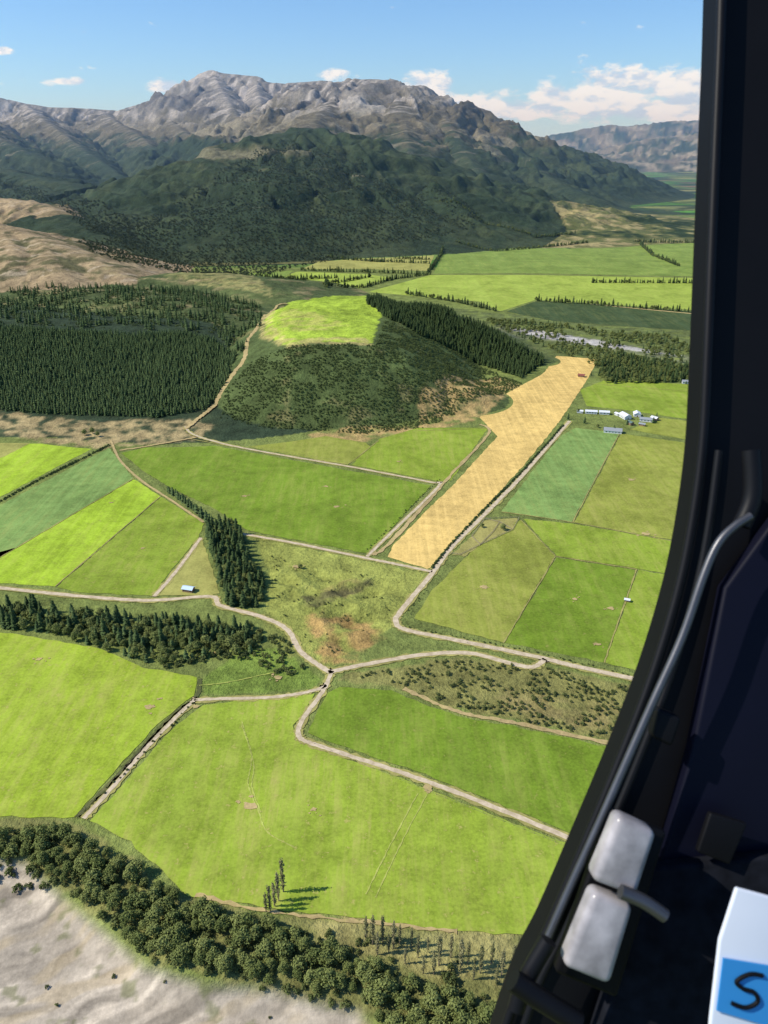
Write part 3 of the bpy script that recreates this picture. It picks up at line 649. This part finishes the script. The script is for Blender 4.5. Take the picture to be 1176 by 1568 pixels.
slab('lower_panel',[(1000,1330),(1300,1300),(1300,1640),(900,1640)],.76,.79,m_fab,.004)
slab('latch_upper_block',[(948,1248),(1008,1276),(975,1376),(906,1350)],.70,.725,m_pl,.007)
slab('latch_lower_block',[(910,1366),(972,1390),(935,1512),(862,1482)],.70,.725,m_pl,.007)
slab('latch_back_plate',[(935,1240),(1022,1275),(945,1530),(850,1490)],.735,.75,m_blk,.004)
tube('latch_pin',[(950,1365),(985,1380),(1018,1402)],.695,.0065,m_met)
slab('rod_bracket',[(1010,1085),(1045,1100),(1030,1145),(1000,1130)],.745,.765,m_blk,.004)
tube('lower_tube',[(785,1500),(820,1525),(885,1565)],.70,.010,m_rub)
tube('lower_bracket',[(840,1440),(805,1500),(790,1545)],.71,.008,m_rub)
slab('dark_square_pad',[(1088,1245),(1145,1262),(1118,1325),(1068,1305)],.75,.758,m_blk,.002)
slab('white_card',[(1128,1360),(1240,1390),(1240,1640),(1082,1640),(1088,1560),(1102,1440)],.66,.665,m_card,.002)
slab('blue_logo_panel',[(1108,1468),(1240,1490),(1240,1590),(1098,1548)],.6575,.6595,m_blue)
tube('logo_squiggle',[(1168,1494),(1148,1492),(1128,1503),(1138,1514),(1155,1520),(1160,1534),(1142,1543),(1120,1536)],.6565,.0018,m_blk)
# ---------- valley haze : real scattering air over the distant ranges ----------
bm_=bmesh.new(); bmesh.ops.create_cube(bm_,size=1); me=bpy.data.meshes.new('haze'); bm_.to_mesh(me); bm_.free()
o=bpy.data.objects.new('atmospheric_haze',me); scene.collection.objects.link(o); o.scale=(60000,30000,1300); o.location=(0,2000+15000,640)
m=bpy.data.materials.new('haze_mat'); m.use_nodes=True; nt=m.node_tree; nt.nodes.clear()
out=N(nt,'ShaderNodeOutputMaterial'); vs=N(nt,'ShaderNodeVolumeScatter'); vs.inputs['Color'].default_value=(.44,.68,1,1); vs.inputs['Density'].default_value=3.8e-5; vs.inputs['Anisotropy'].default_value=.2
nt.links.new(vs.outputs[0],out.inputs['Volume']); me.materials.append(m)
# ---------- sun, sky ----------
az_left=math.radians(-95); el=math.radians(45)   # azimuth clockwise from +y
sd=Vector((math.sin(az_left)*math.cos(el),math.cos(az_left)*math.cos(el),math.sin(el)))
L=bpy.data.lights.new('sun','SUN'); L.energy=5.0; L.angle=math.radians(.5); L.color=(1,.94,.83)
so=bpy.data.objects.new('sun',L); scene.collection.objects.link(so); so.rotation_euler=sd.to_track_quat('Z','Y').to_euler()
wd=bpy.data.worlds.new('World'); scene.world=wd; wd.use_nodes=True; nt=wd.node_tree; nt.nodes.clear()
out=N(nt,'ShaderNodeOutputWorld'); sky=N(nt,'ShaderNodeTexSky'); sky.sky_type='NISHITA'; sky.sun_disc=False; sky.sun_elevation=el; sky.sun_rotation=az_left; sky.altitude=600; sky.air_density=1.1; sky.dust_density=.15; sky.ozone_density=3.0
bg=N(nt,'ShaderNodeBackground'); bg.inputs[1].default_value=.13; nt.links.new(mixc(nt,1.0,sky.outputs[0],(.70,.93,1.20),'MULTIPLY'),bg.inputs[0])
tc=N(nt,'ShaderNodeTexCoord'); sx=N(nt,'ShaderNodeSeparateXYZ'); nt.links.new(tc.outputs['Generated'],sx.inputs[0])
azn=math_(nt,'ARCTAN2',sx.outputs[0],sx.outputs[1]); eln=math_(nt,'ARCSINE',sx.outputs[2])
blobs=[(655,130,36,16),(720,160,50,16),(800,168,70,14),(880,150,60,18),(960,128,70,20),(1040,138,60,22),(1000,165,130,18),(97,125,20,5),(515,113,18,8),(255,133,22,8),(3,78,12,5),(1160,120,80,25)]
acc=None
for (u,v,su,sv_) in blobs:
    d=ray(u,v); a=math.atan2(d[0],d[1]); e_=math.asin(d[2]/math.sqrt(sum(k*k for k in d)))
    dx=math_(nt,'MULTIPLY',math_(nt,'SUBTRACT',azn,a),FPX/su*.95); dy=math_(nt,'MULTIPLY',math_(nt,'SUBTRACT',eln,e_),FPX*1.15/sv_)
    r2=math_(nt,'ADD',math_(nt,'MULTIPLY',dx,dx),math_(nt,'MULTIPLY',dy,dy)); g_=math_(nt,'EXPONENT',math_(nt,'MULTIPLY',r2,-.6))
    acc=g_ if acc is None else math_(nt,'MAXIMUM',acc,g_)
cv=N(nt,'ShaderNodeCombineXYZ'); nt.links.new(azn,cv.inputs[0]); nt.links.new(math_(nt,'MULTIPLY',eln,2.2),cv.inputs[1])
n1=noise(nt,cv.outputs[0],26,6,.62,.2)
dn=math_(nt,'ADD',acc,math_(nt,'MULTIPLY',math_(nt,'SUBTRACT',n1,.5),2.2))
dens=mrange(nt,dn,.36,.74)
cv2=N(nt,'ShaderNodeVectorMath'); cv2.operation='ADD'; nt.links.new(cv.outputs[0],cv2.inputs[0]); cv2.inputs[1].default_value=(-.008,.02,0)
n2=noise(nt,cv2.outputs[0],26,3,.6,.2)
shade=mrange(nt,math_(nt,'SUBTRACT',n1,n2),-.12,.06)
bg2=N(nt,'ShaderNodeBackground'); nt.links.new(mixc(nt,shade,(.58,.68,.82),(1,.97,.92)),bg2.inputs[0]); bg2.inputs[1].default_value=1.08
ms=N(nt,'ShaderNodeMixShader'); nt.links.new(math_(nt,'MULTIPLY',dens,.95),ms.inputs[0]); nt.links.new(bg.outputs[0],ms.inputs[1]); nt.links.new(bg2.outputs[0],ms.inputs[2]); nt.links.new(ms.outputs[0],out.inputs[0])
# ---------- camera ----------
cam=bpy.data.cameras.new('camera'); co=bpy.data.objects.new('camera',cam); scene.collection.objects.link(co); scene.camera=co
co.location=(0,0,CAMZ); co.rotation_euler=(math.pi/2-PITCH,0,0); cam.sensor_fit='VERTICAL'; cam.sensor_height=34.6; cam.lens=34.6*FPX/1568
cam.clip_start=.02; cam.clip_end=100000; cam.dof.use_dof=True; cam.dof.focus_distance=900; cam.dof.aperture_fstop=12
scene.view_settings.view_transform='Standard'; scene.view_settings.look='None'; scene.view_settings.exposure=0
